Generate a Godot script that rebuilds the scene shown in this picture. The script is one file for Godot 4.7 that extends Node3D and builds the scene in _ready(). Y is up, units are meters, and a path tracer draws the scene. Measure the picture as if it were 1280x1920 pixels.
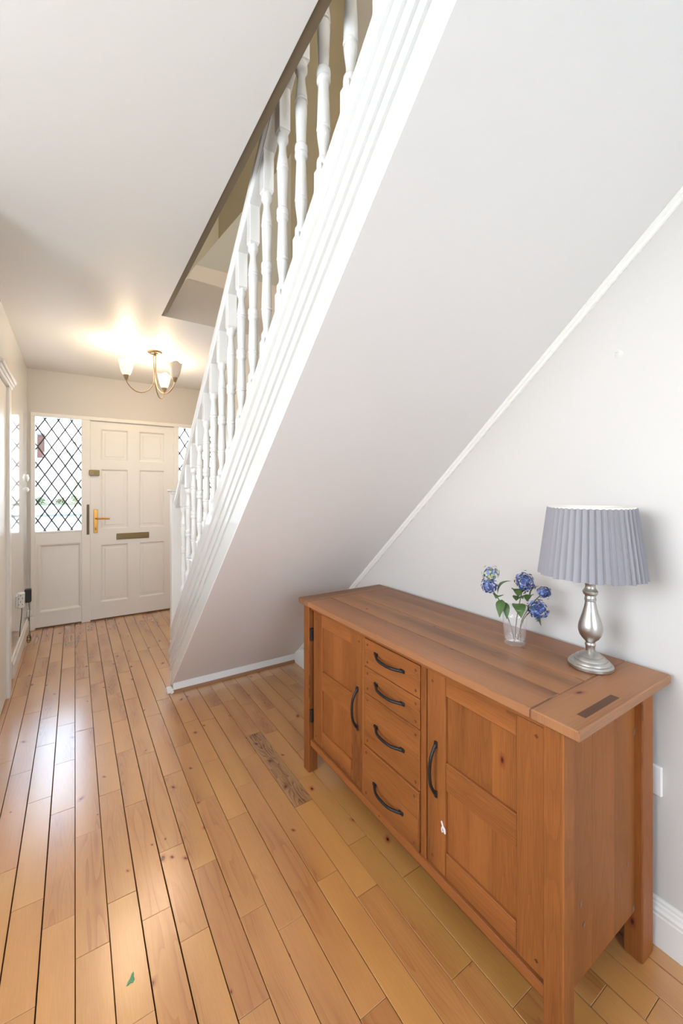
extends Node3D
# A hallway with a staircase, an oak sideboard and a front door. Frame: x to the right, y up, -z along the hall to the front door.

var st: SurfaceTool
var org := Vector3.ZERO          # base of the thing being built; meshes are written relative to it
var tint := Color.WHITE
var grain := Vector3.UP
var uvo := Vector2.ZERO
var uvs := Vector2.ONE
var M := {}
var used := {}
var rng := RandomNumberGenerator.new()

const CEIL := 2.53
const RW := 1.47                 # face of the right wall
const DW := -4.942               # face of the front door wall
const LW := -0.385                # face of the left wall of the hall
const PITCH := 0.0873            # floorboard pitch
const SL := 0.88                 # rise over run of the stair
const YAW := 0.5786

func _ready() -> void:
	rng.seed = 7
	view_and_light()
	materials()
	shell()
	floorboards()
	front_door()
	left_door()
	staircase()
	trims()
	sideboard()
	table_lamp()
	vase_and_flowers()
	chandelier()
	small_fittings()
	garden()

# ---------------------------------------------------------------- camera, sky, lights
func view_and_light() -> void:
	var cam := Camera3D.new()
	cam.name = "camera"
	add_child(cam)
	cam.position = Vector3(0, 1.36, 0)
	cam.rotation = Vector3(0, -YAW, 0)
	var near := 0.05
	cam.set_frustum(near * 1920.0 / 765.0, Vector2(0, -near * 42.0 / 765.0), near, 300.0)
	cam.current = true
	var we := WorldEnvironment.new()
	we.name = "environment"
	var env := Environment.new()
	var sm := ProceduralSkyMaterial.new()
	sm.sky_top_color = Color(0.80, 0.90, 1.0)
	sm.sky_horizon_color = Color(0.97, 0.98, 1.0)
	sm.ground_horizon_color = Color(0.9, 0.92, 0.9)
	sm.ground_bottom_color = Color(0.6, 0.6, 0.55)
	sm.energy_multiplier = 11.0
	var sky := Sky.new()
	sky.sky_material = sm
	env.background_mode = Environment.BG_SKY
	env.sky = sky
	env.ambient_light_source = Environment.AMBIENT_SOURCE_DISABLED
	env.tonemap_mode = Environment.TONE_MAPPER_LINEAR
	env.tonemap_exposure = 1.08
	env.sdfgi_enabled = true
	env.ssao_enabled = true
	env.ssil_enabled = true
	we.environment = env
	add_child(we)
	# lights added in unseen openings to brighten the hall, stair and landing
	area_light("added_light_west", Vector3(-1.58, 1.8, -0.55), Vector3(0, -PI / 2, 0), Vector2(1.25, 1.15), 2.7)
	area_light("added_light_south", Vector3(0, 1.75, 2.42), Vector3(0, 0, 0), Vector2(1.7, 1.0), 0.45)
	area_light("added_light_landing", Vector3(0.6, 4.2, 2.44), Vector3(0, 0, 0), Vector2(1.4, 1.0), 10.0)

func area_light(nm: String, p: Vector3, rot: Vector3, size: Vector2, e: float) -> void:
	var l := AreaLight3D.new()
	l.name = nm
	l.position = p
	l.rotation = rot
	l.area_size = size
	l.light_energy = e
	l.light_color = Color(1.0, 0.992, 0.985)
	l.area_range = 20.0
	l.shadow_enabled = true
	add_child(l)

# ---------------------------------------------------------------- mesh helpers
func mb() -> void:
	st = SurfaceTool.new()
	st.begin(Mesh.PRIMITIVE_TRIANGLES)

func uvof(p: Vector3, n: Vector3) -> Vector2:
	var g := grain
	if absf(n.dot(g)) > 0.9:
		g = Vector3(g.z, g.x, g.y)
	var c := g.cross(n)
	return Vector2(p.dot(c), p.dot(g)) * uvs + uvo

func vert(p: Vector3, n: Vector3, uv: Vector2) -> void:
	st.set_normal(n)
	st.set_uv(uv)
	st.set_color(tint)
	st.add_vertex(p - org)

func tri(a: Vector3, b: Vector3, c: Vector3, na: Vector3, nb: Vector3, nc: Vector3) -> void:
	var f := (na + nb + nc).normalized()
	if (b - a).cross(c - a).dot(f) > 0.0:
		vert(a, na, uvof(a, f)); vert(c, nc, uvof(c, f)); vert(b, nb, uvof(b, f))
	else:
		vert(a, na, uvof(a, f)); vert(b, nb, uvof(b, f)); vert(c, nc, uvof(c, f))

func face(p: Array, n: Vector3) -> void:
	for i in range(1, p.size() - 1):
		tri(p[0], p[i], p[i + 1], n, n, n)

func boxt(t: Transform3D, s: Vector3, b := 0.0) -> void:
	var h := s * 0.5
	b = minf(b, minf(h.x, minf(h.y, h.z)) * 0.8)
	var ax := [Vector3.RIGHT, Vector3.UP, Vector3.BACK]
	for i in 3:
		var j := (i + 1) % 3
		var k := (i + 2) % 3
		var I: Vector3 = ax[i]
		var J: Vector3 = ax[j]
		var K: Vector3 = ax[k]
		for sg in [-1.0, 1.0]:
			var pts := []
			for q in [[-1, -1], [1, -1], [1, 1], [-1, 1]]:
				pts.append(t * (I * sg * h[i] + J * q[0] * (h[j] - b) + K * q[1] * (h[k] - b)))
			face(pts, (t.basis * (I * sg)).normalized())
		if b > 0.0:
			for sj in [-1.0, 1.0]:
				for sk in [-1.0, 1.0]:
					var p1: Vector3 = J * sj * h[j] + K * sk * (h[k] - b)
					var p2: Vector3 = J * sj * (h[j] - b) + K * sk * h[k]
					var e: Vector3 = I * (h[i] - b)
					face([t * (p1 - e), t * (p1 + e), t * (p2 + e), t * (p2 - e)], (t.basis * (J * sj + K * sk)).normalized())
	if b > 0.0:
		for sx in [-1.0, 1.0]:
			for sy in [-1.0, 1.0]:
				for sz in [-1.0, 1.0]:
					var d := Vector3(sx, sy, sz)
					var c := d * (h - Vector3(b, b, b))
					face([t * (c + Vector3(sx * b, 0, 0)), t * (c + Vector3(0, sy * b, 0)), t * (c + Vector3(0, 0, sz * b))], (t.basis * d).normalized())

func box(a: Vector3, c: Vector3, b := 0.0) -> void:    # between two corners
	boxt(Transform3D(Basis(), (a + c) * 0.5), (c - a).abs(), b)

func prism(poly: PackedVector2Array, o: Vector3, ex: Vector3, ey: Vector3, ez: Vector3) -> void:
	var n := poly.size()
	var area := 0.0
	for i in n:
		area += poly[i].cross(poly[(i + 1) % n])
	var nn := ex.cross(ey).normalized()
	if nn.dot(ez) < 0.0:
		nn = -nn
	var idx := Geometry2D.triangulate_polygon(poly)
	for i in range(0, idx.size(), 3):
		var q := []
		for j in 3:
			q.append(o + ex * poly[idx[i + j]].x + ey * poly[idx[i + j]].y)
		tri(q[0], q[1], q[2], -nn, -nn, -nn)
		tri(q[0] + ez, q[1] + ez, q[2] + ez, nn, nn, nn)
	for i in n:
		var a := poly[i]
		var b := poly[(i + 1) % n]
		var e := b - a
		var out2 := Vector2(e.y, -e.x) * signf(area)
		var pa := o + ex * a.x + ey * a.y
		var pb := o + ex * b.x + ey * b.y
		var nrm := (pb - pa).cross(ez).normalized()
		if nrm.dot(ex * out2.x + ey * out2.y) < 0.0:
			nrm = -nrm
		face([pa, pb, pb + ez, pa + ez], nrm)

func lathe(prof: Array, c: Vector3, seg := 24, crease := 0.75) -> void:   # prof: Vector2(radius, height)
	var m := prof.size()
	var fn := []
	for i in m - 1:
		var d: Vector2 = (prof[i + 1] - prof[i])
		fn.append(Vector2(d.y, -d.x).normalized())
	for i in m - 1:
		var n0: Vector2 = fn[i]
		var n1: Vector2 = fn[i]
		if i > 0 and fn[i - 1].dot(fn[i]) > crease:
			n0 = (fn[i - 1] + fn[i]).normalized()
		if i < m - 2 and fn[i + 1].dot(fn[i]) > crease:
			n1 = (fn[i + 1] + fn[i]).normalized()
		for s in seg:
			var a0 := TAU * s / seg
			var a1 := TAU * (s + 1) / seg
			var u0 := Vector3(cos(a0), 0, sin(a0))
			var u1 := Vector3(cos(a1), 0, sin(a1))
			var p00: Vector3 = c + u0 * prof[i].x + Vector3.UP * prof[i].y
			var p01: Vector3 = c + u1 * prof[i].x + Vector3.UP * prof[i].y
			var p10: Vector3 = c + u0 * prof[i + 1].x + Vector3.UP * prof[i + 1].y
			var p11: Vector3 = c + u1 * prof[i + 1].x + Vector3.UP * prof[i + 1].y
			var q00 := u0 * n0.x + Vector3.UP * n0.y
			var q01 := u1 * n0.x + Vector3.UP * n0.y
			var q10 := u0 * n1.x + Vector3.UP * n1.y
			var q11 := u1 * n1.x + Vector3.UP * n1.y
			if prof[i].x > 1e-6:
				tri(p00, p01, p11, q00, q01, q11)
			if prof[i + 1].x > 1e-6:
				tri(p00, p11, p10, q00, q11, q10)

func surf(nu: int, nv: int, fn: Callable, flip := 1.0) -> void:    # closed in u; fn(u, v) gives a point
	var g := []
	for v in nv + 1:
		var row := []
		for u in nu:
			row.append(fn.call(float(u) / nu, float(v) / nv))
		g.append(row)
	var nr := []
	for v in nv + 1:
		var row := []
		for u in nu:
			var du: Vector3 = g[v][(u + 1) % nu] - g[v][(u + nu - 1) % nu]
			var dv: Vector3 = g[mini(v + 1, nv)][u] - g[maxi(v - 1, 0)][u]
			row.append(dv.cross(du).normalized() * flip)
		nr.append(row)
	for v in nv:
		for u in nu:
			var w := (u + 1) % nu
			tri(g[v][u], g[v][w], g[v + 1][w], nr[v][u], nr[v][w], nr[v + 1][w])
			tri(g[v][u], g[v + 1][w], g[v + 1][u], nr[v][u], nr[v + 1][w], nr[v + 1][u])

func tube(pts: Array, r: float, seg := 8, r2 := -1.0) -> void:
	if r2 < 0.0:
		r2 = r
	var n := pts.size()
	var up := Vector3.UP
	var rings := []
	var dirs := []
	for i in n:
		var d: Vector3 = (pts[mini(i + 1, n - 1)] - pts[maxi(i - 1, 0)]).normalized()
		if i == 0:
			up = Vector3.UP if absf(d.y) < 0.9 else Vector3.RIGHT
		var sx := up.cross(d).normalized()
		up = d.cross(sx).normalized()
		var rr := lerpf(r, r2, float(i) / (n - 1))
		var ring := []
		var dr := []
		for s in seg:
			var a := TAU * s / seg
			var o := sx * cos(a) + up * sin(a)
			ring.append(pts[i] + o * rr)
			dr.append(o)
		rings.append(ring)
		dirs.append(dr)
	for i in n - 1:
		for s in seg:
			var w := (s + 1) % seg
			tri(rings[i][s], rings[i][w], rings[i + 1][w], dirs[i][s], dirs[i][w], dirs[i + 1][w])
			tri(rings[i][s], rings[i + 1][w], rings[i + 1][s], dirs[i][s], dirs[i + 1][w], dirs[i + 1][s])
	face(rings[0], (pts[0] - pts[1]).normalized())
	face(rings[n - 1], (pts[n - 1] - pts[n - 2]).normalized())

func curve(pts: Array, steps := 6) -> Array:      # Catmull-Rom through the points
	var out := []
	var n := pts.size()
	for i in n - 1:
		var a: Vector3 = pts[maxi(i - 1, 0)]
		var d: Vector3 = pts[mini(i + 2, n - 1)]
		for k in steps:
			out.append(pts[i].cubic_interpolate(pts[i + 1], a, d, float(k) / steps))
	out.append(pts[n - 1])
	return out

func commit(nm: String, m: Material, parent: Node = self) -> MeshInstance3D:
	var o := MeshInstance3D.new()
	o.name = numbered(nm) if parent == self else nm
	o.mesh = st.commit()
	o.material_override = m
	parent.add_child(o, true)
	if parent == self:
		o.position = org
	return o

func part(nm: String, parent: Node) -> Node3D:
	var o := Node3D.new()
	o.name = nm
	parent.add_child(o, true)
	return o

func numbered(nm: String) -> String:
	var k: int = used.get(nm, 0)
	used[nm] = k + 1
	return nm if k == 0 else "%s_%03d" % [nm, k]

func tag(o: Node, label: String, category: String, group := "") -> Node:
	o.set_meta("label", label)
	o.set_meta("category", category)
	if group:
		o.set_meta("group", group)
	return o

func thing(nm: String, label: String, category: String, at: Vector3, group := "") -> Node3D:
	var o := Node3D.new()
	o.name = numbered(nm)
	add_child(o)
	o.position = at
	org = at
	tag(o, label, category, group)
	return o

func structure(nm: String, label: String, category: String, at := Vector3.ZERO) -> Node3D:
	var o := thing(nm, label, category, at)
	o.set_meta("kind", "structure")
	return o

# a shell piece that is one mesh
func shell_piece(nm: String, label: String, category: String, m: Material) -> MeshInstance3D:
	var o := commit(nm, m)
	tag(o, label, category)
	o.set_meta("kind", "structure")
	return o

# ---------------------------------------------------------------- materials
func mat(nm: String, c: Color, rough := 0.6, metal := 0.0, spec := 0.5) -> StandardMaterial3D:
	var m := StandardMaterial3D.new()
	m.resource_name = nm
	m.albedo_color = c
	m.roughness = rough
	m.metallic = metal
	m.metallic_specular = spec
	m.vertex_color_use_as_albedo = true
	M[nm] = m
	return m

func c8(r: int, g: int, b: int) -> Color:
	return Color8(r, g, b)

func layer(sd: int, freq: float, w: int, h: int, ww: int, hh: int, oct := 3) -> PackedByteArray:
	var n := FastNoiseLite.new()
	n.noise_type = FastNoiseLite.TYPE_SIMPLEX_SMOOTH
	n.seed = sd
	n.frequency = freq
	n.fractal_octaves = oct
	# a quarter is computed and mirrored, so that the pattern repeats without seams
	var im := n.get_image(maxi(w / 2, 3), maxi(h / 2, 3))
	im.convert(Image.FORMAT_L8)
	im.resize(ww / 2, hh / 2, Image.INTERPOLATE_CUBIC)
	var full := Image.create(ww, hh, false, Image.FORMAT_L8)
	var r := Rect2i(0, 0, ww / 2, hh / 2)
	full.blit_rect(im, r, Vector2i(0, 0))
	im.flip_x()
	full.blit_rect(im, r, Vector2i(ww / 2, 0))
	im.flip_y()
	full.blit_rect(im, r, Vector2i(ww / 2, hh / 2))
	im.flip_x()
	full.blit_rect(im, r, Vector2i(0, hh / 2))
	return full.get_data()

# wood with its grain along v: fine fibres, contour figure, tone patches, heartwood streaks and knots
func wood(w: int, h: int, sd: int, lc: Color, dc: Color, o: Dictionary) -> ImageTexture:
	var a := layer(sd, 0.35, w, h / 28, w, h)
	var b := layer(sd + 1, o.ring_freq, w / 4, h / 42, w, h, 2)
	var c := layer(sd + 2, 0.05, w / 12, h / 64, w, h, 2)
	var n := w * h
	var d := PackedByteArray()
	d.resize(n * 3)
	var fine: float = o.fine
	var ring: float = o.ring
	var lines: float = o.lines
	var patch: float = o.patch
	var streak: float = o.streak
	var lr := lc.r * 255.0
	var lg := lc.g * 255.0
	var lb := lc.b * 255.0
	var dr := dc.r * 255.0 - lr
	var dg := dc.g * 255.0 - lg
	var db := dc.b * 255.0 - lb
	for i in n:
		var g := b[i] / 255.0 * lines
		g -= floorf(g)
		g = g * g * g
		var p := c[i] / 255.0
		var t := 0.3 + fine * (a[i] / 255.0 - 0.5) + ring * g * (0.4 + p) + patch * (p - 0.5)
		if p > 0.6:
			t += streak * (p - 0.6) * (0.5 + 2.5 * g)
		t = clampf(t, 0.0, 1.0)
		d[i * 3] = int(lr + dr * t)
		d[i * 3 + 1] = int(lg + dg * t)
		d[i * 3 + 2] = int(lb + db * t)
	var r := RandomNumberGenerator.new()
	r.seed = sd
	for k in int(o.knots):
		var kx := r.randi_range(12, w - 12)
		var ky := r.randi_range(20, h - 20)
		var rr := r.randf_range(1.2, 4.5)
		var deep := r.randf_range(0.45, 0.8)
		var lean := r.randf_range(-0.4, 0.4)
		var reach := int(rr * 5)
		for y in range(maxi(0, ky - reach), mini(h, ky + reach)):
			for x in range(maxi(0, kx - reach), mini(w, kx + reach)):
				var dx := (x - kx - lean * (y - ky)) / rr
				var dy := (y - ky) / (rr * 1.5)
				var q := dx * dx + dy * dy
				var f := 1.0 - deep * exp(-q) - 0.16 * exp(-q / 7.0)
				var i := (y * w + x) * 3
				d[i] = int(d[i] * f)
				d[i + 1] = int(d[i + 1] * f * f)
				d[i + 2] = int(d[i + 2] * f * f)
	return ImageTexture.create_from_image(Image.create_from_data(w, h, false, Image.FORMAT_RGB8, d))

func materials() -> void:
	mat("wall_paint", c8(209, 205, 200), 0.5)
	mat("wall_gloss", c8(224, 221, 216), 0.035)
	mat("ceiling_paint", c8(232, 229, 224), 0.5)
	mat("soffit_paint", c8(231, 228, 225), 0.6)
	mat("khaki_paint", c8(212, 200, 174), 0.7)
	mat("end_lit_tone", c8(205, 188, 168), 0.7)  # stairwell end: light and shade put into two colours
	mat("end_shade_tone", c8(178, 170, 152), 0.7)
	mat("string_paint", c8(214, 213, 209), 0.06)
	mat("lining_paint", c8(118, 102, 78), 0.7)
	mat("white_gloss", c8(236, 235, 232), 0.14)
	mat("white_satin", c8(234, 231, 225), 0.35)
	mat("brass", c8(190, 140, 70), 0.3, 1.0)
	mat("old_brass", c8(128, 112, 76), 0.4, 0.8)
	mat("bronze", c8(108, 92, 70), 0.5, 0.5)
	mat("iron", c8(48, 46, 46), 0.42, 0.6)
	mat("dark_gap", c8(45, 32, 22), 0.9)
	mat("lead", c8(70, 72, 74), 0.6, 0.3)
	mat("black_plastic", c8(28, 28, 28), 0.5)
	mat("white_plastic", c8(236, 234, 230), 0.3)
	mat("paint_dab", c8(226, 214, 208), 0.7)
	mat("green_dab", c8(98, 150, 108), 0.7)
	mat("fluff", c8(150, 132, 118), 0.95)
	mat("filler", c8(215, 212, 206), 0.8)
	mat("quadrant_wood", c8(150, 106, 74), 0.5)
	var nickel := mat("nickel", c8(188, 184, 178), 0.36, 1.0)
	nickel.anisotropy_enabled = true
	nickel.anisotropy = 0.4
	mat("antique_metal", c8(160, 138, 108), 0.35, 0.9)
	var fo := {"fine": 0.22, "ring": 0.05, "ring_freq": 0.03, "lines": 9.0, "patch": 0.45, "streak": 0.5, "knots": 15}
	var lc := c8(207, 150, 84)
	var dc := c8(162, 104, 58)
	mat("board_plain", Color.WHITE, 0.27, 0.0, 0.7).albedo_texture = wood(1024, 1024, 11, lc, dc, fo)
	for k in ["board_plain"]:
		M[k].clearcoat_enabled = true
		M[k].clearcoat = 1.0
		M[k].clearcoat_roughness = 0.2
	fo.merge({"ring": 0.10, "ring_freq": 0.05, "lines": 3.0, "patch": 0.45, "streak": 0.5, "knots": 20}, true)
	mat("board_figured", Color.WHITE, 0.27, 0.0, 0.7).albedo_texture = wood(1024, 1024, 31, c8(205, 148, 86), c8(164, 104, 56), fo)
	fo.merge({"ring": 0.5, "ring_freq": 0.07, "lines": 6.0, "patch": 0.4, "streak": 2.6, "knots": 16}, true)
	mat("board_spalted", Color.WHITE, 0.26, 0.0, 0.6).albedo_texture = wood(512, 1024, 53, c8(206, 152, 97), c8(98, 62, 36), fo)
	for k in ["board_figured", "board_spalted"]:
		M[k].clearcoat_enabled = true
		M[k].clearcoat = 1.0
		M[k].clearcoat_roughness = 0.2
	var so := {"fine": 0.5, "ring": 0.16, "ring_freq": 0.03, "lines": 8.0, "patch": 0.55, "streak": 0.4, "knots": 3}
	mat("oak", Color.WHITE, 0.55, 0.0, 0.4).albedo_texture = wood(512, 1024, 71, c8(164, 99, 47), c8(108, 60, 25), so)
	so.merge({"knots": 5, "patch": 0.7}, true)
	mat("oak_top", Color.WHITE, 0.45).albedo_texture = wood(512, 1024, 83, c8(166, 113, 74), c8(112, 75, 49), so)
	var gl := mat("tumbler_glass", Color(1, 1, 1, 0.05), 0.03)
	gl.transparency = BaseMaterial3D.TRANSPARENCY_ALPHA
	var wa := mat("water", Color(1, 1, 1, 0.03), 0.0)
	wa.transparency = BaseMaterial3D.TRANSPARENCY_ALPHA
	var pg := mat("pane_glass", Color(1, 1, 1, 0.04), 0.02)
	pg.transparency = BaseMaterial3D.TRANSPARENCY_ALPHA
	var sh := mat("shade_fabric", c8(150, 147, 152), 0.9)
	sh.backlight_enabled = true
	sh.backlight = Color(0.06, 0.06, 0.06)
	mat("shade_lining", c8(236, 232, 222), 0.8)
	var og := mat("opal_glass", c8(240, 232, 220), 0.25)
	og.backlight_enabled = true
	og.backlight = Color(0.75, 0.7, 0.62)
	var bu := mat("lit_bulb", c8(255, 240, 210), 0.4)
	bu.emission_enabled = true
	bu.emission = c8(255, 226, 176)
	bu.emission_energy_multiplier = 6.0
	var ol := mat("opal_lit", c8(240, 232, 220), 0.25)
	ol.emission_enabled = true
	ol.emission = c8(255, 232, 196)
	ol.emission_energy_multiplier = 0.9
	mat("petal", Color.WHITE, 0.7)
	var lf := mat("leaf", Color.WHITE, 0.5)
	lf.backlight_enabled = true
	lf.backlight = Color(0.15, 0.25, 0.05)
	mat("stem", c8(92, 84, 52), 0.6)
	mat("bounce_carpet", c8(226, 223, 218), 0.95)
	mat("paving", c8(210, 208, 202), 0.9)
	mat("render_wall", c8(236, 234, 230), 0.9)
	mat("roof_pale", c8(196, 190, 186), 0.9)
	mat("chimney_brick", c8(72, 36, 28), 0.9)
	mat("lawn", c8(54, 72, 22), 0.95)
	mat("foliage", Color.WHITE, 0.8)
	mat("kerb_stone", c8(88, 92, 94), 0.9)

# ---------------------------------------------------------------- the shell
func shell() -> void:
	org = Vector3.ZERO
	grain = Vector3.UP
	var wp: Material = M.wall_paint
	# right wall, under and beside the stair, up to the ceiling
	mb(); box(Vector3(RW, -0.05, -5.2), Vector3(RW + 0.15, CEIL + 0.02, 2.6))
	var wr := shell_piece("wall_right", "smooth white wall behind the sideboard and lamp", "wall", wp)
	org = Vector3(RW, 1.796, -0.613)
	mb()
	lathe([Vector2(0.013, 0), Vector2(0.011, 0.0012), Vector2(0.0, 0.0018)], org, 14)
	lathe([Vector2(0.006, -0.0005), Vector2(0.005, 0.0025), Vector2(0.0, 0.003)], org + Vector3(0.012, 0, -0.004), 10)
	var pt := commit("filler_patch", M.filler, wr)
	pt.transform = Transform3D(Basis(Vector3.BACK, PI / 2), org)
	org = Vector3.ZERO
	# stairwell above the ceiling
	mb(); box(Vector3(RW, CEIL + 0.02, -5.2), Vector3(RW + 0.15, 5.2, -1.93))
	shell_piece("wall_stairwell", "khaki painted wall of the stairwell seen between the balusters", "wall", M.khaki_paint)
	mb(); box(Vector3(RW - 0.1, CEIL + 0.02, -1.93), Vector3(RW + 0.15, 5.2, 2.6))
	shell_piece("wall_landing", "white upstairs wall beside the top of the stairwell", "wall", wp)
	# front wall round the door unit
	mb()
	box(Vector3(-0.62, -0.3, DW - 0.22), Vector3(-0.354, CEIL + 0.02, DW))
	box(Vector3(1.402, -0.3, DW - 0.22), Vector3(RW, CEIL + 0.02, DW))
	box(Vector3(-0.354, 2.1, DW - 0.22), Vector3(1.402, CEIL + 0.02, DW))
	box(Vector3(-0.354, -0.3, DW - 0.22), Vector3(1.402, -0.02, DW))
	shell_piece("wall_front", "cream lit wall round the front door and its side windows", "wall", wp)
	# left wall of the hall, then the open room beside the camera
	mb(); box(Vector3(-0.62, -0.05, DW), Vector3(LW, CEIL + 0.02, -2.1))
	shell_piece("wall_left", "narrow glossy white wall on the hall side, reflecting the window", "wall", M.wall_gloss)
	mb(); box(Vector3(-1.75, -0.05, -2.25), Vector3(-0.62, CEIL + 0.02, -2.1))
	shell_piece("wall_north", "plain white wall of the open room beside the hall", "wall", wp)
	mb()
	box(Vector3(-1.75, -0.05, -2.1), Vector3(-1.6, CEIL + 0.02, -1.2))
	box(Vector3(-1.75, -0.05, 0.1), Vector3(-1.6, CEIL + 0.02, 2.6))
	box(Vector3(-1.75, -0.05, -1.2), Vector3(-1.6, 1.2, 0.1))
	box(Vector3(-1.75, 2.4, -1.2), Vector3(-1.6, CEIL + 0.02, 0.1))
	shell_piece("wall_west", "white wall of the open room with an opening added for light", "wall", wp)
	mb()
	box(Vector3(-1.6, -0.05, 2.45), Vector3(-0.9, CEIL + 0.02, 2.6))
	box(Vector3(0.9, -0.05, 2.45), Vector3(RW, CEIL + 0.02, 2.6))
	box(Vector3(-0.9, -0.05, 2.45), Vector3(0.9, 1.2, 2.6))
	box(Vector3(-0.9, 2.3, 2.45), Vector3(0.9, CEIL + 0.02, 2.6))
	shell_piece("wall_south", "white wall behind the viewpoint with an opening added for light", "wall", wp)
	# ceiling with the opening over the stair
	mb()
	box(Vector3(-2.8, CEIL, -2.96), Vector3(0.487, CEIL + 0.3, 2.6))
	box(Vector3(-2.8, CEIL, -5.16), Vector3(RW, CEIL + 0.3, -2.96))
	box(Vector3(0.487, CEIL, -0.1), Vector3(RW, CEIL + 0.3, 2.6))
	shell_piece("ceiling", "smooth white ceiling with a long stair opening cut in it", "ceiling", M.ceiling_paint)
	# far end of the stairwell: slanted edges and two tones imitate a shade boundary
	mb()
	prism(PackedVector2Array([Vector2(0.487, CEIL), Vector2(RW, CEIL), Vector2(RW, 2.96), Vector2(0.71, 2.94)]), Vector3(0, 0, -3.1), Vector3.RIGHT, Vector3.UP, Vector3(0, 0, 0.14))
	shell_piece("wall_toned_end", "pale far end of the stair opening, cut along a painted-in shade edge", "wall", M.end_lit_tone)
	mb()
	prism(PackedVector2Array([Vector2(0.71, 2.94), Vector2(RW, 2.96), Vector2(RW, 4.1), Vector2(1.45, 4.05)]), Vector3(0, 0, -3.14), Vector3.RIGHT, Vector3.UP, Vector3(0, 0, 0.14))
	shell_piece("wall_toned_end", "greyer piece above the pale one, its dimmer light put into the colour", "wall", M.end_shade_tone)
	# upstairs enclosure
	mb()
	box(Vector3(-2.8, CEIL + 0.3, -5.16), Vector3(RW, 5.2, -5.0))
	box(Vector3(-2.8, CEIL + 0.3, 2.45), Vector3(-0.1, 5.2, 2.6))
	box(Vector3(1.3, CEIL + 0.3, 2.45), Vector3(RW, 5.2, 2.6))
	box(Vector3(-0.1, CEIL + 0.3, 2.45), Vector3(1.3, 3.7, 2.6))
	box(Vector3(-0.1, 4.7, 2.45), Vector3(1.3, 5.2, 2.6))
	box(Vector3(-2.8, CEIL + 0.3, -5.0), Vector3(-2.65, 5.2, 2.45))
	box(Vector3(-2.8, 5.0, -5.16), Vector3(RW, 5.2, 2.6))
	shell_piece("wall_upstairs", "khaki upstairs landing walls and ceiling beyond the opening", "wall", M.khaki_paint)

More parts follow.
